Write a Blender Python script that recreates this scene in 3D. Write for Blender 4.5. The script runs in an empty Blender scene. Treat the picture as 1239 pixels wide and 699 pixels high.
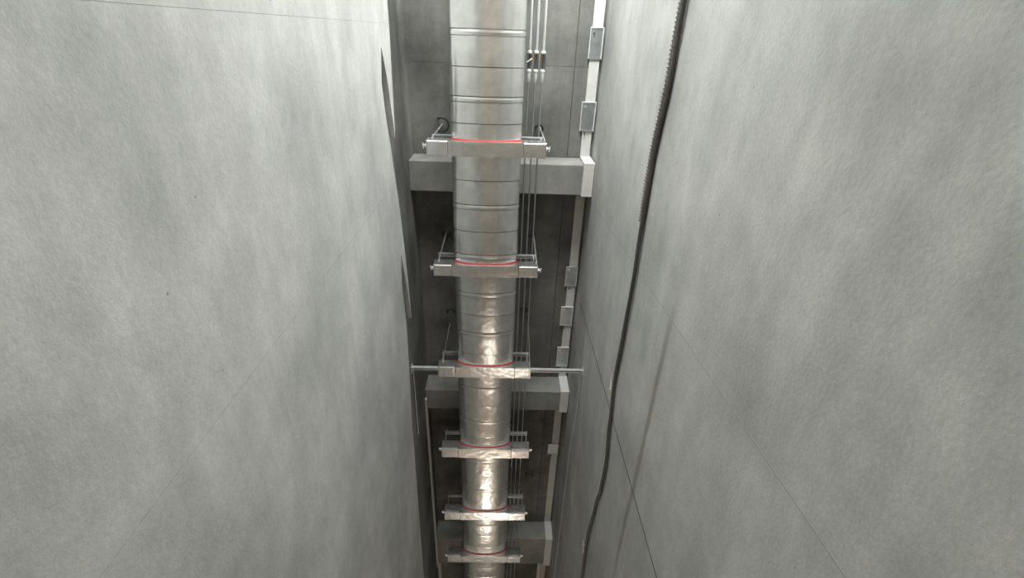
import bpy, bmesh, math, random
from mathutils import Vector, Matrix, noise as mnoise
random.seed(7)
scene = bpy.context.scene
C = scene.collection

# ------------------------------------------------------------------ camera
FPX, W, H = 573.0, 1239.0, 699.0
PITCH, ROLL, YAW = math.radians(28.4), math.radians(2.0), math.radians(1.5)
cam_d = bpy.data.cameras.new('camera')
cam = bpy.data.objects.new('camera', cam_d)
C.objects.link(cam)
scene.camera = cam
cam_d.sensor_fit = 'HORIZONTAL'
cam_d.sensor_width = 36.0
cam_d.lens = 36.0 * FPX / W
cam_d.clip_start = 0.02
fw = Vector((math.sin(YAW) * math.cos(PITCH), math.cos(YAW) * math.cos(PITCH), -math.sin(PITCH)))
rt = Vector((math.cos(YAW), -math.sin(YAW), 0))
up = rt.cross(fw)
rt2 = rt * math.cos(ROLL) + up * math.sin(ROLL)
up2 = up * math.cos(ROLL) - rt * math.sin(ROLL)
cam.matrix_world = Matrix(((rt2.x, up2.x, -fw.x, 0), (rt2.y, up2.y, -fw.y, 0), (rt2.z, up2.z, -fw.z, 0), (0, 0, 0, 1)))

# ------------------------------------------------------------------ world, lamps, exposure
world = bpy.data.worlds.new('world')
scene.world = world
world.use_nodes = True
world.node_tree.nodes['Background'].inputs[0].default_value = (0.55, 0.6, 0.6, 1)
world.node_tree.nodes['Background'].inputs[1].default_value = 0.02

def lamp(name, kind, loc, power, color, size=0.1, target=None, size_y=None, spot=None):
    d = bpy.data.lights.new(name, kind)
    d.energy = power
    d.color = color
    if kind == 'AREA':
        d.size = size
        if size_y:
            d.shape = 'RECTANGLE'
            d.size_y = size_y
    else:
        d.shadow_soft_size = size
    if kind == 'SPOT':
        d.spot_size = spot
        d.spot_blend = 0.6
    o = bpy.data.objects.new(name, d)
    C.objects.link(o)
    o.location = loc
    if target is not None:
        o.rotation_euler = (Vector(target) - Vector(loc)).to_track_quat('-Z', 'Y').to_euler()
    return o

# work lamp hanging in the shaft just above the view, to the right of the duct
lamp('work_lamp', 'POINT', (0.80, 5.00, 1.60), 165, (0.98, 1.0, 0.985), 0.06)
# unseen broad overhead light under the slab, for the general light from above
lamp('shaft_top_light', 'AREA', (0.1, 3.9, 4.7), 540, (0.975, 1.0, 0.985), 1.9, (0.1, 3.95, 0), 2.4)
# lamp low in the shaft, below the view
lamp('lower_work_lamp', 'POINT', (0.05, 0.4, -12.2), 90, (1.0, 0.86, 0.73), 0.4)
# unseen fill light added on the near side to brighten the lower bays
lamp('near_side_fill', 'POINT', (0.35, -0.45, -7.6), 46, (1.0, 0.88, 0.76), 0.6)

scene.view_settings.view_transform = 'Standard'
scene.view_settings.look = 'None'
scene.view_settings.gamma = 1.0
scene.view_settings.use_curve_mapping = False
scene.view_settings.exposure = 0.08

# ------------------------------------------------------------------ materials
def nt(name):
    m = bpy.data.materials.new(name)
    m.use_nodes = True
    t = m.node_tree
    b = t.nodes['Principled BSDF']
    return m, t, b

def node(t, typ, **kw):
    n = t.nodes.new(typ)
    for k, v in kw.items():
        setattr(n, k, v)
    return n

def ramp(t, stops):
    r = node(t, 'ShaderNodeValToRGB')
    e = r.color_ramp.elements
    while len(e) < len(stops):
        e.new(0.5)
    for el, (p, c) in zip(e, stops):
        el.position = p
        el.color = c if len(c) == 4 else (*c, 1)
    return r

def mixc(t, fac, a, b, mode='MIX'):
    m = node(t, 'ShaderNodeMix', data_type='RGBA', blend_type=mode)
    for sock, v in ((m.inputs[0], fac), (m.inputs[6], a), (m.inputs[7], b)):
        if hasattr(v, 'links'):
            t.links.new(v, sock)
        elif isinstance(v, (int, float)):
            sock.default_value = v
        else:
            sock.default_value = (*v, 1) if len(v) == 3 else v
    return m.outputs[2]

def noise(t, vec, scale, detail=4, rough=0.55, sc=(1, 1, 1)):
    mp = node(t, 'ShaderNodeMapping')
    mp.inputs['Scale'].default_value = sc
    t.links.new(vec, mp.inputs[0])
    n = node(t, 'ShaderNodeTexNoise')
    n.inputs['Scale'].default_value = scale
    n.inputs['Detail'].default_value = detail
    n.inputs['Roughness'].default_value = rough
    t.links.new(mp.outputs[0], n.inputs['Vector'])
    return n.outputs['Fac']

def concrete(name, dark, light, stain=None, pits=0.55, streak=0.35, spots=None):
    m, t, b = nt(name)
    pos = node(t, 'ShaderNodeNewGeometry').outputs['Position']
    n1 = noise(t, pos, 1.1, 8, 0.62)
    r1 = ramp(t, [(0.30, dark), (0.70, light)])
    t.links.new(n1, r1.inputs[0])
    col = r1.outputs[0]
    # run-down streaks of the formwork
    n2 = noise(t, pos, 5.0, 5, 0.6, (1, 1, 0.10))
    r2 = ramp(t, [(0.35, (0.80, 0.80, 0.79)), (0.65, (1.08, 1.08, 1.07))])
    t.links.new(n2, r2.inputs[0])
    col = mixc(t, streak, col, r2.outputs[0], 'MULTIPLY')
    # trowel-like diagonal smears
    n2b = noise(t, pos, 3.0, 6, 0.7, (1, 1.6, 0.7))
    r2b = ramp(t, [(0.42, (0.86, 0.86, 0.86)), (0.60, (1.05, 1.05, 1.05))])
    t.links.new(n2b, r2b.inputs[0])
    col = mixc(t, 0.55, col, r2b.outputs[0], 'MULTIPLY')
    # fine grain
    n3 = noise(t, pos, 55, 3, 0.6)
    r3 = ramp(t, [(0.3, (0.88, 0.88, 0.88)), (0.7, (1.06, 1.06, 1.06))])
    t.links.new(n3, r3.inputs[0])
    col = mixc(t, 0.7, col, r3.outputs[0], 'MULTIPLY')
    # air holes
    v = node(t, 'ShaderNodeTexVoronoi')
    v.inputs['Scale'].default_value = 9.0
    t.links.new(pos, v.inputs['Vector'])
    r4 = ramp(t, [(0.035, (1, 1, 1)), (0.06, (0, 0, 0))])
    t.links.new(v.outputs['Distance'], r4.inputs[0])
    n5 = noise(t, pos, 2.3, 2)
    r5 = ramp(t, [(0.55, (0, 0, 0)), (0.60, (pits, pits, pits))])
    t.links.new(n5, r5.inputs[0])
    holes = node(t, 'ShaderNodeMath', operation='MULTIPLY')
    t.links.new(r4.outputs[0], holes.inputs[0])
    t.links.new(r5.outputs[0], holes.inputs[1])
    col = mixc(t, holes.outputs[0], col, (0.07, 0.07, 0.065))
    if stain:
        # brown water run of its own shape: centre depth, half width, from, to height
        yc, hw, z0, z1, colr = stain
        sx = node(t, 'ShaderNodeSeparateXYZ')
        t.links.new(pos, sx.inputs[0])
        wob = noise(t, pos, 1.6, 3)
        ma = node(t, 'ShaderNodeMath', operation='MULTIPLY_ADD')
        t.links.new(wob, ma.inputs[0]); ma.inputs[1].default_value = 0.10; ma.inputs[2].default_value = -yc - 0.05
        ad = node(t, 'ShaderNodeMath', operation='ADD')
        t.links.new(sx.outputs[1], ad.inputs[0]); t.links.new(ma.outputs[0], ad.inputs[1])
        ab = node(t, 'ShaderNodeMath', operation='ABSOLUTE')
        t.links.new(ad.outputs[0], ab.inputs[0])
        mr = node(t, 'ShaderNodeMapRange', interpolation_type='SMOOTHSTEP')
        mr.inputs[1].default_value = hw * 0.25; mr.inputs[2].default_value = hw
        mr.inputs[3].default_value = 1; mr.inputs[4].default_value = 0
        t.links.new(ab.outputs[0], mr.inputs[0])
        za = node(t, 'ShaderNodeMapRange', interpolation_type='SMOOTHSTEP')
        za.inputs[1].default_value = z0; za.inputs[2].default_value = z0 - 0.7
        za.inputs[3].default_value = 0; za.inputs[4].default_value = 1
        t.links.new(sx.outputs[2], za.inputs[0])
        zb = node(t, 'ShaderNodeMapRange', interpolation_type='SMOOTHSTEP')
        zb.inputs[1].default_value = z1; zb.inputs[2].default_value = z1 + 1.2
        zb.inputs[3].default_value = 0; zb.inputs[4].default_value = 1
        t.links.new(sx.outputs[2], zb.inputs[0])
        m1 = node(t, 'ShaderNodeMath', operation='MULTIPLY')
        t.links.new(mr.outputs[0], m1.inputs[0]); t.links.new(za.outputs[0], m1.inputs[1])
        m2 = node(t, 'ShaderNodeMath', operation='MULTIPLY')
        t.links.new(m1.outputs[0], m2.inputs[0]); t.links.new(zb.outputs[0], m2.inputs[1])
        m3 = node(t, 'ShaderNodeMath', operation='MULTIPLY')
        t.links.new(m2.outputs[0], m3.inputs[0]); m3.inputs[1].default_value = 0.6
        col = mixc(t, m3.outputs[0], col, colr)
    t.links.new(col, b.inputs['Base Color'])
    b.inputs['Roughness'].default_value = 0.78
    b.inputs['Specular IOR Level'].default_value = 0.3
    bp = node(t, 'ShaderNodeBump')
    bp.inputs['Strength'].default_value = 0.18
    bp.inputs['Distance'].default_value = 0.006
    sm = node(t, 'ShaderNodeMath', operation='MULTIPLY_ADD')
    t.links.new(holes.outputs[0], sm.inputs[0]); sm.inputs[1].default_value = -2.0
    t.links.new(n3, sm.inputs[2])
    t.links.new(sm.outputs[0], bp.inputs['Height'])
    t.links.new(bp.outputs[0], b.inputs['Normal'])
    return m

def metal(name, col, rough, wrinkle=0.0, wscale=14, metallic=1.0, stretch=(1, 1, 1), blotch=0.0):
    m, t, b = nt(name)
    pos = node(t, 'ShaderNodeNewGeometry').outputs['Position']
    n1 = noise(t, pos, 9, 4, 0.6)
    r1 = ramp(t, [(0.3, tuple(c * (0.86 - blotch) for c in col)), (0.7, col)])
    t.links.new(n1, r1.inputs[0])
    t.links.new(r1.outputs[0], b.inputs['Base Color'])
    b.inputs['Metallic'].default_value = metallic
    rr = node(t, 'ShaderNodeMapRange')
    rr.inputs[3].default_value = rough * 0.8
    rr.inputs[4].default_value = rough * 1.2
    n2 = noise(t, pos, 30, 3)
    t.links.new(n2, rr.inputs[0])
    t.links.new(rr.outputs[0], b.inputs['Roughness'])
    if wrinkle:
        n3 = noise(t, pos, wscale, 2, 0.45, stretch)
        n4 = noise(t, pos, wscale * 2.7, 1, 0.4)
        ad = node(t, 'ShaderNodeMath', operation='MULTIPLY_ADD')
        t.links.new(n4, ad.inputs[0]); ad.inputs[1].default_value = 0.04
        t.links.new(n3, ad.inputs[2])
        bp = node(t, 'ShaderNodeBump')
        bp.inputs['Strength'].default_value = wrinkle
        bp.inputs['Distance'].default_value = 0.01
        t.links.new(ad.outputs[0], bp.inputs['Height'])
        t.links.new(bp.outputs[0], b.inputs['Normal'])
    return m

def plain(name, col, rough=0.6, var=0.15, scale=20):
    m, t, b = nt(name)
    pos = node(t, 'ShaderNodeNewGeometry').outputs['Position']
    n1 = noise(t, pos, scale, 4, 0.6)
    r1 = ramp(t, [(0.3, tuple(c * (1 - var) for c in col)), (0.7, col)])
    t.links.new(n1, r1.inputs[0])
    t.links.new(r1.outputs[0], b.inputs['Base Color'])
    b.inputs['Roughness'].default_value = rough
    return m

M = {}
M['left'] = concrete('concrete_smooth_left', (0.38, 0.385, 0.375), (0.63, 0.63, 0.615), streak=0.3)
M['right'] = concrete('concrete_smooth_right', (0.36, 0.365, 0.35), (0.58, 0.585, 0.565),
                      stain=(2.60, 0.055, -1.3, -5.0, (0.20, 0.165, 0.12)), streak=0.25)
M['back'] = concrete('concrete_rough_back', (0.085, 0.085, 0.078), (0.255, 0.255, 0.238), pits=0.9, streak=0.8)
M['beam'] = concrete('concrete_beam', (0.19, 0.19, 0.178), (0.34, 0.34, 0.318), pits=0.9, streak=0.5)
M['front'] = concrete('concrete_front', (0.29, 0.245, 0.20), (0.39, 0.335, 0.28))
M['white'] = plain('white_mortar', (0.62, 0.615, 0.59), 0.75, 0.10, 12)
M['trimgrey'] = plain('pale_grey_mortar', (0.48, 0.47, 0.45), 0.75, 0.15, 12)
M['foil'] = metal('duct_foil', (0.86, 0.86, 0.845), 0.235, 0.0, 9, 0.9, (1, 1, 1.6), 0.03)
M['band'] = metal('joint_foil', (0.90, 0.90, 0.885), 0.25, 0.0, 14)
M['boxfoil'] = metal('bracket_foil', (0.88, 0.88, 0.865), 0.25, 0.0, 6, 0.92)
M['galv'] = metal('galvanised_steel', (0.72, 0.75, 0.76), 0.38, 0.05, 20, 0.6, (1, 1, 1), 0.10)
M['steel'] = metal('plate_steel', (0.66, 0.70, 0.73), 0.36, 0.05, 6, 1.0, (1, 1, 1), 0.14)
M['edge'] = plain('bright_plate_edge', (0.78, 0.80, 0.79), 0.4, 0.05)
M['rod'] = metal('rod_steel', (0.76, 0.77, 0.77), 0.45, 0, 10, 0.7)
M['rod2'] = metal('dull_rod_steel', (0.55, 0.56, 0.56), 0.42)
M['dark'] = plain('black_iron', (0.035, 0.036, 0.038), 0.55, 0.3)
M['darkslot'] = plain('dark_slot_steel', (0.06, 0.06, 0.065), 0.5, 0.3)
M['sealgrey'] = plain('grey_joint_filler', (0.33, 0.33, 0.315), 0.8, 0.2)
M['red'] = plain('red_sealant', (0.50, 0.03, 0.025), 0.45, 0.2)
M['orange'] = plain('orange_tag', (0.42, 0.19, 0.08), 0.6, 0.2)
M['sleeve'] = plain('pale_sleeve', (0.60, 0.61, 0.59), 0.5, 0.12)
M['cable'] = plain('dark_cable', (0.085, 0.08, 0.072), 0.5, 0.35, 30)
M['cable2'] = plain('grey_cable', (0.30, 0.28, 0.25), 0.5, 0.3, 30)
M['wire'] = plain('pale_tie_wire', (0.66, 0.65, 0.60), 0.5, 0.1)

# ------------------------------------------------------------------ builders
def mesh_obj(name, verts, faces, mat, parent=None, base=None, smooth=False, bevel=0.0):
    """ONE mesh object; verts are given in world space and stored relative to the parent or base."""
    org = Vector(base) if base is not None else (parent_base(parent) if parent else Vector((0, 0, 0)))
    pb = parent_base(parent) if parent else Vector((0, 0, 0))
    me = bpy.data.meshes.new(name)
    me.from_pydata([tuple(Vector(v) - org) for v in verts], [], faces)
    bm = bmesh.new()
    bm.from_mesh(me)
    bmesh.ops.recalc_face_normals(bm, faces=bm.faces)
    if bevel:
        bmesh.ops.bevel(bm, geom=[e for e in bm.edges if e.calc_face_angle(0) > 0.6], offset=bevel, segments=1, affect='EDGES')
    bm.to_mesh(me)
    bm.free()
    if smooth:
        for p in me.polygons:
            p.use_smooth = True
        try:
            me.set_sharp_from_angle(angle=math.radians(38))
        except Exception:
            pass
    me.materials.append(mat)
    o = bpy.data.objects.new(name, me)
    C.objects.link(o)
    if parent:
        o.parent = parent
    o.location = org - pb
    return o

def parent_base(p):
    v = Vector((0, 0, 0))
    while p is not None:
        v += Vector(p.location)
        p = p.parent
    return v

def tag(o, label=None, cat=None, group=None, kind=None):
    if label: o['label'] = label
    if cat: o['category'] = cat
    if group: o['group'] = group
    if kind: o['kind'] = kind
    return o

def empty(name, loc):
    o = bpy.data.objects.new(name, None)
    C.objects.link(o)
    o.location = loc
    o.empty_display_size = 0.1
    return o

class MB:
    def __init__(s): s.v = []; s.f = []
    def add(s, v, f):
        n = len(s.v)
        s.v += [tuple(a) for a in v]
        s.f += [tuple(i + n for i in q) for q in f]
        return s
    def box(s, x0, x1, y0, y1, z0, z1):
        v = [(x0, y0, z0), (x1, y0, z0), (x1, y1, z0), (x0, y1, z0), (x0, y0, z1), (x1, y0, z1), (x1, y1, z1), (x0, y1, z1)]
        return s.add(v, [(0, 3, 2, 1), (4, 5, 6, 7), (0, 1, 5, 4), (1, 2, 6, 5), (2, 3, 7, 6), (3, 0, 4, 7)])
    def prism(s, pts, axis, a0, a1):
        n = len(pts)
        def mk(p, a):
            return (a, p[0], p[1]) if axis == 'x' else ((p[0], a, p[1]) if axis == 'y' else (p[0], p[1], a))
        v = [mk(p, a0) for p in pts] + [mk(p, a1) for p in pts]
        f = [tuple(range(n - 1, -1, -1)), tuple(range(n, 2 * n))]
        f += [(i, (i + 1) % n, n + (i + 1) % n, n + i) for i in range(n)]
        return s.add(v, f)
    def tube(s, pts, rad, seg=10, closed=False):
        pts = [Vector(p) for p in pts]
        n = len(pts)
        rads = rad if isinstance(rad, (list, tuple)) else [rad] * n
        t0 = (pts[1] - pts[0]).normalized()
        ref = Vector((0, 0, 1)) if abs(t0.z) < 0.9 else Vector((1, 0, 0))
        u = t0.cross(ref).normalized()
        v = []
        for i, p in enumerate(pts):
            t = (pts[min(i + 1, n - 1)] - pts[max(i - 1, 0)]).normalized()
            u = (u - t * u.dot(t)).normalized()
            w = t.cross(u)
            for k in range(seg):
                a = 2 * math.pi * k / seg
                v.append(p + (u * math.cos(a) + w * math.sin(a)) * rads[i])
        f = []
        for i in range(n - 1):
            for k in range(seg):
                f.append((i * seg + k, i * seg + (k + 1) % seg, (i + 1) * seg + (k + 1) % seg, (i + 1) * seg + k))
        f.append(tuple(range(seg - 1, -1, -1)))
        f.append(tuple((n - 1) * seg + k for k in range(seg)))
        return s.add(v, f)
    def build(s, name, mat, parent=None, base=None, smooth=False, bevel=0.0):
        return mesh_obj(name, s.v, s.f, mat, parent, base, smooth, bevel)

# ------------------------------------------------------------------ the shaft
ZT, ZB = 5.0, -13.0
XL, XLS = -1.10, -1.15          # near left wall face / recessed strip behind it
XR, XRS = 1.105, 1.125
YF, YB = -0.8, 6.15
T = 0.25

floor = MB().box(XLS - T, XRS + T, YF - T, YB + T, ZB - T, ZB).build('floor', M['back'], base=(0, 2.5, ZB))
tag(floor, 'grey concrete floor at the bottom of the shaft', 'floor', kind='structure')
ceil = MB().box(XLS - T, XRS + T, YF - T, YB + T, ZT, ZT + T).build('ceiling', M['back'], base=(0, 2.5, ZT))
tag(ceil, 'grey concrete slab over the shaft', 'ceiling', kind='structure')
wf = MB().box(XLS - T, XRS + T, YF - T, YF, ZB, ZT).build('wall_front', M['front'], base=(0, YF, ZB))
tag(wf, 'brownish concrete wall on the viewer side of the shaft', 'wall', kind='structure')

# left wall: backing slab, then smooth lifts standing proud of it; far edges follow the shadow's ragged line
wl = MB().box(XLS - T, XLS, YF, YB, ZB, ZT).build('wall_left', M['back'], base=(XLS, 2.5, ZB))  # dark back-wall concrete stands in for shade on the exposed far strip
tag(wl, 'pale smooth concrete left wall with a recessed strip coloured dark for shade at its far end', 'wall', kind='structure')
g = 0.0015
lifts = [
    [(YF, 0.0405), (5.075, 0.0405), (5.12, ZT), (YF, ZT)],
    [(YF, -1.37 + g), (4.786, -1.37 + g), (4.746, -1.198), (4.694, -0.963), (4.616, -0.732), (4.575, -0.425), (4.677, -0.134), (4.80, -0.40), (4.935, -0.97), (5.073, 0.0395), (YF, 0.0395)],
    [(YF, -4.45 + g), (4.53, -4.45 + g), (4.675, -3.35), (4.695, -3.13), (4.688, -2.843), (4.659, -2.484), (4.741, -2.159), (4.875, -2.60), (5.0, -3.15), (4.985, -2.60), (4.938, -2.227), (4.866, -1.713), (4.786, -1.37 - g), (YF, -1.37 - g)],
    [(YF, ZB), (4.20, ZB), (4.37, -7.33), (4.53, -4.45 - g / 2), (YF, -4.45 - g / 2)],
]
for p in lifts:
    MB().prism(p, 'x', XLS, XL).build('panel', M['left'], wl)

# right wall: backing slab and precast panels with horizontal joints
wr = MB().box(XRS, XRS + T, YF, YB, ZB, ZT).build('wall_right', M['right'], base=(XRS, 2.5, ZB))
tag(wr, 'pale smooth concrete right wall of large panels with thin joints', 'wall', kind='structure')
yr = 5.72
def j1(y): return -1.60 - 0.072 * (y - 2.6)
def j2(y): return -3.245 - 0.01 * (y - 2.6)
g1, g2 = 0.003, 0.007
rp = [
    [(YF, j1(YF) + g1), (yr, j1(yr) + g1), (yr, ZT), (YF, ZT)],
    [(YF, j2(YF) + g2), (yr, j2(yr) + g2), (yr, j1(yr) - g1), (YF, j1(YF) - g1)],
    [(YF, ZB), (5.16, ZB), (5.16, j2(5.16) - g2), (YF, j2(YF) - g2)],
    [(5.17, ZB), (5.70, ZB), (5.70, j2(5.70) - g2), (5.17, j2(5.17) - g2)],
]
for p in rp:
    MB().prism(p, 'x', XR, XRS).build('panel', M['right'], wr)

for jf, gg, xd, m, y1 in ((j1, g1, 0.0005, M['sealgrey'], yr), (j2, g2, 0.001, M['darkslot'], 5.70)):
    MB().prism([(YF, jf(YF) - gg), (y1, jf(y1) - gg), (y1, jf(y1) + gg), (YF, jf(YF) + gg)], 'x', XR - xd, XRS).build('joint_filler', m, wr)
# back wall of cast bays between the beams
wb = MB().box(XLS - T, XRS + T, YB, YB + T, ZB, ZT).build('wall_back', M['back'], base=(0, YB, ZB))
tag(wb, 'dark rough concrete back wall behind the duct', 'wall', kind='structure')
beams = [(-1.385, -1.76), (-4.925, -5.31), (-8.59, -9.39)]
lv = [ZT] + [z for bz in beams for z in bz] + [ZB]
for k in range(0, len(lv), 2):
    z1, z0 = lv[k], lv[k + 1]
    cuts = [z1, (z1 + z0) / 2 + 0.25, z0] if k else [z1, -0.33, z0]
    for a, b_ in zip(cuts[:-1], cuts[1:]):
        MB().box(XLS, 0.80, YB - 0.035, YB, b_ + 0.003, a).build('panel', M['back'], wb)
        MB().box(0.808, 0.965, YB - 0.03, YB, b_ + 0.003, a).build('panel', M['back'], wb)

blab = ['concrete beam across the back wall just below the topmost duct bracket',
        'concrete beam across the back wall below the bracket with arms to both walls',
        'deep concrete beam across the back wall at the bottom of the view']
YBM = 5.75
for (zt, zb), lb in zip(beams, blab):
    o = MB().box(XLS, XRS, YBM, YB - 0.001, zb, zt).build('concrete_beam', M['beam'], base=(0, (YBM + YB) / 2, zb), bevel=0.008)
    tag(o, lb, 'beam')

# white joint strip running down the right corner and stepping out over each beam
tr = empty('trim_1', (1.03, YB, ZB))
tag(tr, 'white mortar joint strip down the right corner stepping over the beams', 'trim', kind='structure')
sx0, sx1 = 0.967, 1.088
tw = 0.03
def strip(x0, x1, y0, y1, z0, z1):
    MB().box(x0, x1, y0, y1, z0, z1).build('strip_segment', M['white'], tr, bevel=0.004)
zprev = ZT
for (zt, zb) in beams:
    strip(sx0, sx1, YB - tw - 0.015, YB, zt + tw, zprev)
    MB().prism([(sx0 - 0.0, YBM - tw), (sx1 + 0.012, YBM - tw), (sx1 + 0.012, YB), (sx0, YB)], 'z', zt, zt + tw).build('strip_segment', M['white'], tr, bevel=0.004)
    strip(sx0, sx1 + 0.012, YBM - tw, YBM, zb - 0.01, zt)
    zprev = zb
strip(sx0, sx1, YB - tw - 0.015, YB, ZB, zprev)

# pale joint on the left side below the second beam, rail on the right, jambs under the third beam
def trim(n, x0, x1, y0, y1, z0, z1, label, mat='trimgrey'):
    o = MB().box(x0, x1, y0, y1, z0, z1).build('trim_%d' % n, M[mat], base=((x0 + x1) / 2, (y0 + y1) / 2, z0), bevel=0.003)
    tag(o, label, 'trim', kind='structure')
trim(2, XLS, XLS + 0.035, 5.66, 5.72, -9.38, -5.05, 'pale mortar strip down the left wall below the second beam')
trim(3, XR - 0.012, XRS, 5.163, 5.169, -12.9, -5.0, 'thin vertical joint rib low on the right wall')
trim(4, -1.15, -1.09, 5.76, 5.81, -12.9, -9.39, 'pale upright jamb under the left end of the lowest beam')
trim(5, 0.86, 0.93, 5.76, 5.81, -12.9, -9.39, 'pale upright jamb under the right end of the lowest beam')

# ------------------------------------------------------------------ the duct
DXC, DYC = -0.19, 5.175
DHW, DR = 0.371, 0.135
def oval(off=0.0, n=64, xc=DXC, yc=DYC, ex=2.2):
    """softly squared oval outline of the duct"""
    pts = []
    for k in range(n):
        a = -math.pi / 2 + 2 * math.pi * k / n
        c, q = math.cos(a), math.sin(a)
        pts.append((xc + (DHW + off) * math.copysign(abs(c) ** (2 / ex), c), yc + (DR + off) * math.copysign(abs(q) ** (2 / ex), q)))
    return pts
def oval_loft(prof):
    """prof: list of (z, offset)"""
    mb = MB()
    v, f = [], []
    n = None
    for z, off in prof:
        o = oval(off)
        n = len(o)
        v += [(x, y, z) for x, y in o]
    for i in range(len(prof) - 1):
        for k in range(n):
            f.append((i * n + k, i * n + (k + 1) % n, (i + 1) * n + (k + 1) % n, (i + 1) * n + k))
    f.append(tuple(range(n - 1, -1, -1)))
    f.append(tuple((len(prof) - 1) * n + k for k in range(n)))
    return mb.add(v, f)

duct = empty('air_duct', (DXC, DYC, ZB))
tag(duct, 'silver foil wrapped flat oval air duct running down the shaft', 'duct')
doubles = [4.40, 3.80, 3.20, 2.60, 2.0, 1.40, 0.80, 0.20 - 0.205, -0.597, -1.715, -2.318, -2.83, -3.40, -4.295, -4.91, -5.686, -6.34, -7.2, -7.775, -8.67, -9.3, -9.9, -10.5, -11.1, -11.7, -12.3]
singles = [4.1, 3.5, 2.9, 2.3, 1.7, 1.1, 0.4, -0.302, -0.829, -1.418, -2.003, -3.115, -3.711, -4.606, -5.208, -6.01, -6.622, -7.46, -8.367, -9.0, -9.6, -10.2, -10.8, -11.4, -12.0]
cuts = sorted([(z, 'd') for z in doubles] + [(z, 's') for z in singles], reverse=True)
hb = 0.031
top = ZT
def section(za, zb):
    """one strip of foil, its lower edge lapping the next; the foil is creased in relief"""
    bul = random.uniform(0.0005, 0.0025)
    if za < -10 or zb > 0.7:
        oval_loft([(zb, -0.004), (zb + 0.0005, 0.004), (zb + 0.02, 0.0035), (za - 0.02, 0.0), (za, -0.001)]).build('foil_section', M['foil'], duct, smooth=True)
        return
    nr = max(4, int((za - zb) / 0.02))
    n = 104
    rows = [(zb, -0.004, 0.0), (zb + 0.0005, 0.004, 0.6)]
    for q in range(1, nr):
        u = q / nr
        rows.append((zb + (za - zb) * u, 0.004 - 0.005 * u + bul * 4 * u * (1 - u), 1.0))
    rows.append((za, -0.001, 0.5))
    ox = random.uniform(0, 50)
    v, f = [], []
    for z, off, am in rows:
        for x, y in oval(off, n):
            P = Vector((x * 13 + ox, y * 13, z * 7))
            c = mnoise.noise(P) * 0.0013
            r_ = 1 - abs(mnoise.noise(P * 1.9 + Vector((7, 3, 1)))) * 2.2
            c += max(0.0, r_) ** 3 * 0.0018
            # creases gather along the middle of the front
            mid = math.exp(-((x - DXC) / 0.17) ** 2)
            c *= am * (0.45 + 1.0 * mid)
            d = Vector((x - DXC, (y - DYC) * (DHW / DR) ** 1.5, 0)).normalized()
            v.append((x + d.x * c, y + d.y * c, z))
    for i in range(len(rows) - 1):
        for k in range(n):
            f.append((i * n + k, i * n + (k + 1) % n, (i + 1) * n + (k + 1) % n, (i + 1) * n + k))
    f.append(tuple(range(n - 1, -1, -1)))
    f.append(tuple((len(rows) - 1) * n + k for k in range(n)))
    MB().add(v, f).build('foil_section', M['foil'], duct, smooth=True)
for z, k in cuts:
    if k == 's':
        section(top, z + 0.0035)
        top = z - 0.0035
    else:
        section(top, z + hb)
        oval_loft([(z - hb + 0.006, -0.004), (z - hb + 0.0065, 0.006), (z - 0.014, 0.005), (z - 0.006, 0.0075), (z + 0.006, 0.0065), (z + 0.012, 0.003), (z + hb - 0.008, 0.001), (z + hb - 0.007, -0.004)]).build('joint_band', M['band'], duct, smooth=True)
        top = z - hb
section(top, ZB)

# ------------------------------------------------------------------ duct brackets
BX0, BX1 = -0.80, 0.425
BY0, BY1 = 5.0, 5.17
def hexa(mb, p, axis, r, h):
    pts = [(r * math.cos(math.pi / 3 * k), r * math.sin(math.pi / 3 * k)) for k in range(6)]
    if axis == 'x':
        mb.prism([(p[1] + a, p[2] + b) for a, b in pts], 'x', p[0], p[0] + h)
    elif axis == 'y':
        mb.prism([(p[0] + a, p[2] + b) for a, b in pts], 'y', p[1], p[1] + h)
    else:
        mb.prism([(p[0] + a, p[1] + b) for a, b in pts], 'z', p[2], p[2] + h)
    return mb

def crumple(mb, org, U, V, n, nu, nv, amp):
    """a foil face in low relief, flat along its rim"""
    org, U, V, n = Vector(org), Vector(U), Vector(V), Vector(n)
    sd = Vector((random.uniform(0, 90), random.uniform(0, 90), random.uniform(0, 90)))
    v, f = [], []
    for j in range(nv + 1):
        for i in range(nu + 1):
            p = org + U * (i / nu) + V * (j / nv)
            if 0 < i < nu and 0 < j < nv:
                q = Vector((p.x * 14, p.y * 22, p.z * 22)) + sd
                p = p + n * amp * (mnoise.noise(q) + 0.8 * max(0.0, 1 - 2.2 * abs(mnoise.noise(q * 1.7))) ** 3)
            v.append(p)
    for j in range(nv):
        for i in range(nu):
            a = j * (nu + 1) + i
            f.append((a, a + 1, a + nu + 2, a + nu + 1))
    return mb.add(v, f)

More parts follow.
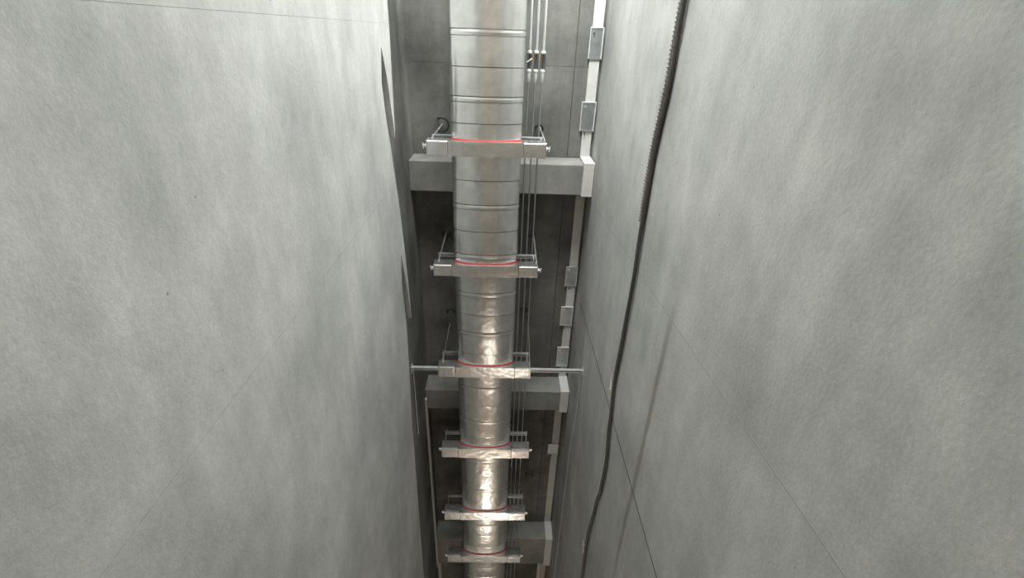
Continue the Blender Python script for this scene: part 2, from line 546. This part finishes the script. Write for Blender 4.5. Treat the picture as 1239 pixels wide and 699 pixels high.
def bracket(zt, zb, label, x0=BX0, x1=BX1, ties=True, tilt=0.0):
    r = empty('duct_bracket', ((x0 + x1) / 2, (BY0 + BY1) / 2, zb))
    tag(r, label, 'bracket', 'foil wrapped brackets holding the duct')
    cl, cr = DXC - DHW - 0.018, DXC + DHW + 0.018
    # middle of the front box, cut to the duct outline
    ov = oval(0.008)
    front = [p for p in ov if p[1] < BY1 - 0.02]
    front.sort(key=lambda p: p[0])
    # lower half of the outline only, left to right
    arc = [p for p in front if p[1] <= DYC]
    arc.sort(key=lambda p: (round(p[0], 4), -p[1] if p[0] < DXC else p[1]))
    plan = [(cl, BY0), (cr, BY0), (cr, arc[-1][1])] + arc[::-1] + [(cl, arc[0][1])]
    mid = MB().prism(plan, 'z', zb, zt)
    mid.f.pop(2)                       # plain front face, replaced by creased foil
    crumple(mid, (cl, BY0, zb), (cr - cl, 0, 0), (0, 0, zt - zb), (0, -1, 0), 44, 9, 0.0016)
    mid.build('middle_box', M['boxfoil'], r, smooth=True)
    for (a, b_) in ((x0, cl - 0.004), (cr + 0.004, x1)):
        e = MB().box(a, b_, BY0 + 0.002, BY1, zb, zt - 0.001).build('end_box', M['boxfoil'], r, bevel=0.004)
        fp = MB().box(a + 0.010, b_ - 0.010, BY0 - 0.0025, BY0 + 0.001, zb + 0.010, zt - 0.010)
        fp.f.pop(2)
        crumple(fp, (a + 0.010, BY0 - 0.0025, zb + 0.010), (b_ - a - 0.020, 0, 0), (0, 0, zt - zb - 0.020), (0, -1, 0), 13, 8, 0.0014)
        fp.build('foil_patch', M['boxfoil'], e, smooth=True)
        tp = MB().box(a + 0.012, b_ - 0.012, BY0 + 0.014, BY1 - 0.012, zt - 0.001, zt + 0.004)
        tp.f.pop(1)
        crumple(tp, (a + 0.012, BY0 + 0.014, zt + 0.004), (b_ - a - 0.024, 0, 0), (0, BY1 - BY0 - 0.026, 0), (0, 0, 1), 13, 9, 0.004)
        tp.build('top_foil', M['boxfoil'], e, smooth=True)
    for xe, s in ((x0, -1), (x1, 1)):
        MB().box(min(xe, xe + s * 0.008), max(xe, xe + s * 0.008), BY0 + 0.001, BY1, zb - 0.004, zt + 0.004).build('end_cap', M['boxfoil'], r, bevel=0.002)
        # end bolt with nut sticking out sideways
        bt = MB().tube([(xe + s * 0.006, BY0 + 0.05, zt - 0.06), (xe + s * 0.052, BY0 + 0.05, zt - 0.06)], 0.008, 8).build('bolt', M['galv'], r)
        nm = MB()
        hexa(nm, (xe + s * 0.018 - 0.008, BY0 + 0.05, zt - 0.06), 'x', 0.02, 0.016)
        nm.build('nut', M['edge'], bt)
        wm = MB().tube([(xe + s * 0.04, BY0 + 0.05, zt - 0.09), (xe + s * 0.046, BY0 + 0.05, zt - 0.035)], 0.007, 6)
        wm.build('washer_tab', M['edge'], bt)
    # red sealant bead where the duct passes through
    bead = oval(0.006, 96)
    bead = [p for p in bead if p[1] <= DYC - 0.02]
    bl = sorted(bead, key=lambda p: p[0])
    MB().tube([(x, y, zt + 0.004) for x, y in bl], 0.0075, 6).build('sealant_bead', M['red'], r, smooth=True)
    # tape line under the box
    # rear channel behind the duct
    yc0, yc1 = 5.325, 5.366
    ch = MB()
    ch.box(x0 + 0.01, x1 - 0.01, yc1 - 0.003, yc1, zt - 0.041, zt)
    ch.box(x0 + 0.01, x1 - 0.01, yc0, yc1 - 0.003, zt - 0.003, zt)
    ch.box(x0 + 0.01, x1 - 0.01, yc0, yc1 - 0.003, zt - 0.041, zt - 0.038)
    ch.box(x0 + 0.01, x1 - 0.01, yc0, yc0 + 0.002, zt - 0.012, zt - 0.003)
    ch.box(x0 + 0.01, x1 - 0.01, yc0, yc0 + 0.002, zt - 0.038, zt - 0.029)
    ch.build('rear_channel', M['galv'], r)
    # threaded rods tying box and channel
    for xe in (x0 + 0.03, x1 - 0.03):
        rd = MB().tube([(xe, BY1 - 0.01, zt - 0.02), (xe, yc1 + 0.03, zt - 0.02)], 0.006, 8).build('threaded_rod', M['rod'], r)
        n1 = MB()
        hexa(n1, (xe, yc1, zt - 0.02), 'y', 0.014, 0.012)
        n1.build('nut', M['galv'], rd)
        n2 = MB()
        hexa(n2, (xe, yc0 - 0.012, zt - 0.02), 'y', 0.014, 0.012)
        n2.build('nut', M['galv'], rd)
    if ties:
        for xa, xb in ((x0 + 0.045, -0.765), (x1 - 0.006, 0.43)):
            MB().tube([(xa, 5.10, zt + 0.012), (xb, 6.085, zt - 0.01)], 0.0075 if ties == 1 else 0.005, 8).build('tie_rod', M['rod'], r)
    return r

br = [(-0.998, -1.150), (-2.410, -2.552), (-3.897, -4.062), (-5.392, -5.570), (-6.821, -7.000), (-7.967, -8.140)]
bl = ['topmost foil wrapped bracket around the duct, just above the first concrete beam',
      'second foil wrapped duct bracket from the top, between the first beam and the armed bracket',
      'foil wrapped duct bracket with steel arms reaching both side walls',
      'foil wrapped duct bracket next below the one with steel arms',
      'second foil wrapped duct bracket below the one with steel arms',
      'lowest foil wrapped duct bracket, in front of the deep bottom beam']
for k, ((zt, zb), lb) in enumerate(zip(br, bl)):
    x0, x1 = [(-0.80, 0.43), (-0.79, 0.42), (-0.80, 0.41), (-0.815, 0.46), (-0.825, 0.46), (-0.815, 0.43)][k]
    bracket(zt, zb, lb, x0, x1, ties=(1, 1, 2, 0, 0, 0)[k])

# steel arms from the third bracket to the side walls
def arm(xa, xw, label):
    zt, zb_ = -3.885, -3.926
    y0, y1 = 4.965, 5.006
    a, b_ = min(xa, xw), max(xa, xw)
    s = 1 if xw > xa else -1
    r = empty('strut_arm', ((a + b_) / 2, (y0 + y1) / 2, zb_))
    tag(r, label, 'strut', 'steel arms of the third bracket')
    ch = MB()
    ch.box(a, b_, y1 - 0.003, y1, zb_, zt)
    ch.box(a, b_, y0, y1 - 0.003, zt - 0.003, zt)
    ch.box(a, b_, y0, y1 - 0.003, zb_, zb_ + 0.003)
    ch.box(a, b_, y0, y0 + 0.002, zt - 0.013, zt - 0.003)
    ch.box(a, b_, y0, y0 + 0.002, zb_ + 0.003, zb_ + 0.013)
    ch.build('channel', M['galv'], r)
    pl = MB().box(min(xw, xw - s * 0.008), max(xw, xw - s * 0.008), y0 - 0.03, y1 + 0.03, zb_ - 0.05, zt + 0.02).build('wall_plate', M['galv'], r, bevel=0.002)
    nm = MB()
    hexa(nm, (xw - s * 0.018 - 0.006, y0 + 0.02, zb_ - 0.028), 'x', 0.013, 0.012)
    nm.build('bolt_head', M['edge'], pl)
    MB().tube([(xw - s * 0.016, y0 + 0.02, zb_), (xw - s * 0.016, y0 + 0.02, zb_ - 1.15)], 0.006, 8).build('hanging_rod', M['rod'], r)
arm(-0.81, XLS + 0.0005, 'galvanised steel arm from the bracket to the left wall')
arm(0.42, XR - 0.0005, 'galvanised steel arm from the bracket to the right wall')

# ------------------------------------------------------------------ hooks anchored in the back wall
hk = [(-0.774, -1.02, 0.085, 'black iron hook in the back wall left of the topmost bracket'),
      (0.425, -1.03, 0.045, 'black iron hook in the back wall right of the topmost bracket'),
      (-0.762, -2.44, 0.055, 'black iron hook in the back wall left of the second bracket'),
      (0.392, -2.41, 0.05, 'black iron hook in the back wall right of the second bracket'),
      (-0.743, -3.70, 0.055, 'black iron hook in the back wall left above the armed bracket'),
      (0.345, -3.64, 0.05, 'black iron hook in the back wall right above the armed bracket'),
      (0.60, -7.20, 0.06, 'black iron hook low in the back wall right of the duct')]
for k, (x, z, R_, lb) in enumerate(hk):
    yw = YB - 0.035
    r = empty('wall_hook', (x, yw, z))
    tag(r, lb, 'hook', 'hooks in the back wall')
    a0, a1 = (120, -120) if k == 0 else ((200, -20) if k % 2 == 0 else (160, -60))
    if k in (2, 3):
        a0, a1 = 185, 355
    pts = []
    for i in range(19):
        a = math.radians(a0 + (a1 - a0) * i / 18)
        pts.append((x + R_ * math.cos(a), yw - 0.045 - 0.012 * math.sin(a), z + R_ * math.sin(a)))
    MB().tube(pts, 0.012, 8).build('hook', M['dark'], r, smooth=True)
    e = pts[0]
    MB().tube([e, (e[0], yw - 0.02, e[2]), (e[0], yw, e[2])], 0.011, 8).build('shank', M['dark'], r, smooth=True)

# ------------------------------------------------------------------ vertical tie rods with turnbuckles
tl = ['steel rod with turnbuckle nearest the duct, white tie round its turnbuckle',
      'steel rod with turnbuckle, middle one of three beside the duct',
      'steel rod with turnbuckle, farthest of three from the duct']
YT = 5.45
for k, x in enumerate((0.240, 0.310, 0.382)):
    r = empty('turnbuckle_rod', (x, YT, ZB))
    tag(r, tl[k], 'rod', 'vertical rods beside the duct')
    MB().tube([(x, YT, ZT), (x, YT, -0.17)], 0.0145, 12).build('upper_rod', M['rod'], r, smooth=True)
    # turnbuckle: top collar, two side bars with an open slot, bottom collar
    z0, z1 = -0.335, -0.165
    col = MB().tube([(x, YT, z1 + 0.03), (x, YT, z1 + 0.012), (x, YT, z1 + 0.008), (x, YT, z1 - 0.012), (x, YT, z1 - 0.022)], [0.013, 0.014, 0.023, 0.026, 0.018], 12)
    tb = col.build('turnbuckle', M['sleeve'], r, smooth=True)
    for s in (-1, 1):
        MB().box(x + s * 0.019 - 0.005, x + s * 0.019 + 0.005, YT - 0.009, YT + 0.009, z0, z1 - 0.008).build('side_bar', M['darkslot'], tb, bevel=0.002)
    MB().tube([(x, YT, z1 - 0.02), (x, YT, z0)], 0.010, 10).build('inner_screw', M['darkslot'], tb)
    MB().tube([(x, YT, z0 + 0.006), (x, YT, z0 + 0.002), (x, YT, z0 - 0.016), (x, YT, z0 - 0.02)], [0.018, 0.025, 0.025, 0.02], 12).build('bottom_collar', M['edge'], tb, smooth=True)
    MB().tube([(x, YT, z0 - 0.02), (x, YT, z0 - 0.04), (x, YT, z0 - 0.115), (x, YT, z0 - 0.125)], [0.019, 0.021, 0.016, 0.012], 12).build('sleeve', M['sleeve'], r, smooth=True)
    MB().tube([(x - 0.002, YT, z0 - 0.12), (x - 0.004, YT, ZB)], 0.0095, 10).build('lower_rod', M['rod2'], r, smooth=True)
    if k < 2:
        MB().box(x + 0.030, x + 0.040, YT - 0.004, YT + 0.004, z1 - 0.085, z1 - 0.01).build('orange_tag', M['orange'], r)
        MB().tube([(x + 0.022, YT - 0.004, z1 - 0.03), (x + 0.033, YT - 0.004, z1 - 0.03)], 0.002, 5).build('tag_wire', M['orange'], r)
    if k == 0:
        MB().tube([(x - 0.024, YT - 0.012, z1 - 0.098), (x - 0.005, YT - 0.017, z1 - 0.088), (x + 0.012, YT - 0.016, z1 - 0.075), (x + 0.028, YT - 0.012, z1 - 0.066)], 0.008, 7).build('white_tie', M['wire'], r, smooth=True)

# ------------------------------------------------------------------ steel plates clamped over the white strip
pl = [(0.945, 1.098, 0.085, -0.240, 'galvanised plate with a keyhole slot, topmost on the white strip'),
      (0.925, 1.098, -0.705, -1.045, 'galvanised plate on the white strip just above the first beam'),
      (0.925, 1.090, -2.915, -3.225, 'galvanised plate on the white strip, first below the first beam'),
      (0.905, 1.085, -3.575, -3.910, 'galvanised plate on the white strip, second below the first beam'),
      (0.905, 1.085, -4.310, -4.690, 'galvanised plate on the white strip, just above the second beam'),
      (0.90, 1.085, -6.42, -6.66, 'dull plate on the white strip low below the second beam')]
for k, (x0, x1, zt, zb, lb) in enumerate(pl):
    y1 = YB - 0.045
    r = empty('steel_plate', ((x0 + x1) / 2, y1, zb))
    tag(r, lb, 'plate', 'plates over the white joint strip')
    m = M['steel'] if k < 5 else M['galv']
    MB().box(x0, x1, y1 - 0.006, y1, zb, zt).build('face_plate', m, r, bevel=0.001)
    for xe in (x0, x1 - 0.006):
        MB().box(xe, xe + 0.006, y1 - 0.030, y1 - 0.006, zb, zt).build('side_flange', M['edge'], r)
    if k in (0, 1, 3, 4):
        MB().box(x0 + 0.006, x1 - 0.006, y1 - 0.022, y1 - 0.006, zt - 0.008, zt).build('top_flange', M['edge'], r)
    MB().box(x0 + 0.006, x1 - 0.006, y1 - 0.018, y1 - 0.006, zb, zb + 0.006).build('bottom_flange', m, r)
    if k == 0:
        km = MB()
        hexa(km, (x0 + 0.048, y1 - 0.0075, zt - 0.065), 'y', 0.012, 0.001)
        km.box(x0 + 0.044, x0 + 0.052, y1 - 0.0075, y1 - 0.0065, zt - 0.105, zt - 0.07)
        km.build('keyhole', M['darkslot'], r)
    else:
        bm_ = MB()
        hexa(bm_, (x0 + 0.045, y1 - 0.016, zt - 0.055), 'y', 0.014, 0.010)
        bm_.build('bolt_head', M['edge'] if k > 1 else M['galv'], r)
        b2 = MB().tube([(x0 + 0.07, y1 - 0.02, zb - 0.01), (x0 + 0.07, y1 - 0.02, zb - 0.05)], 0.006, 6)
        b2.build('stud', M['darkslot'], r)

# ------------------------------------------------------------------ cables down the right wall
ctrl = [(ZT, 3.30), (1.6, 3.33), (0.6, 3.36), (-0.16, 3.385), (-0.82, 3.465), (-1.35, 3.45), (-1.68, 3.425), (-2.3, 3.45), (-2.83, 3.48), (-3.3, 3.40), (-3.72, 3.30), (-4.15, 3.33), (-4.5, 3.42), (-5.19, 3.495), (-5.92, 3.45), (-7.5, 3.47), (-10, 3.45), (ZB, 3.45)]
def ycab(z):
    for i in range(len(ctrl) - 1):
        (za, ya), (zb, yb) = ctrl[i], ctrl[i + 1]
        if za >= z >= zb:
            u = (za - z) / (za - zb)
            u = u * u * (3 - 2 * u)
            return ya + (yb - ya) * u
    return 3.45
cb = empty('wall_cable', (XR - 0.03, 3.45, ZB))
tag(cb, 'dark cable bundle hanging down the right wall', 'cable')
N = 260
zs = [ZT + (ZB - ZT) * i / N for i in range(N + 1)]
MB().tube([(XR - 0.024 - 0.004 * math.sin(z * 3.1), ycab(z), z) for z in zs], 0.016, 8).build('main_cable', M['cable'], cb, smooth=True)
MB().tube([(XR - 0.018 - 0.004 * math.sin(z * 2.3 + 1), ycab(z) + 0.031 + 0.010 * math.sin(z * 1.9), z) for z in zs], 0.010, 8).build('thin_cable', M['cable2'], cb, smooth=True)
# ribbed flexible sleeve on the upper stretch
zz, rr_ = [], []
z = 1.2
while z > -1.25:
    for dz, rad in ((0.0, 0.013), (0.010, 0.013), (0.013, 0.021), (0.022, 0.021)):
        zz.append(z - dz); rr_.append(rad)
    z -= 0.026
MB().tube([(XR - 0.024, ycab(a) + 0.055, a) for a in zz], rr_, 8).build('ribbed_sleeve', M['cable2'], cb)
for (zc, n) in ((-2.93, 5), (-5.42, 3)):
    for k in range(n):
        a = random.uniform(0, math.pi)
        L = random.uniform(0.05, 0.09)
        y0 = ycab(zc) + random.uniform(-0.02, 0.05)
        zc2 = zc + random.uniform(-0.05, 0.05)
        MB().tube([(XR - 0.052, y0 - L * math.cos(a), zc2 - L * math.sin(a)), (XR - 0.048, y0, zc2), (XR - 0.056, y0 + L * math.cos(a) * 0.6, zc2 + L * math.sin(a))], 0.004, 5).build('tie_wire', M['wire'], cb, smooth=True)
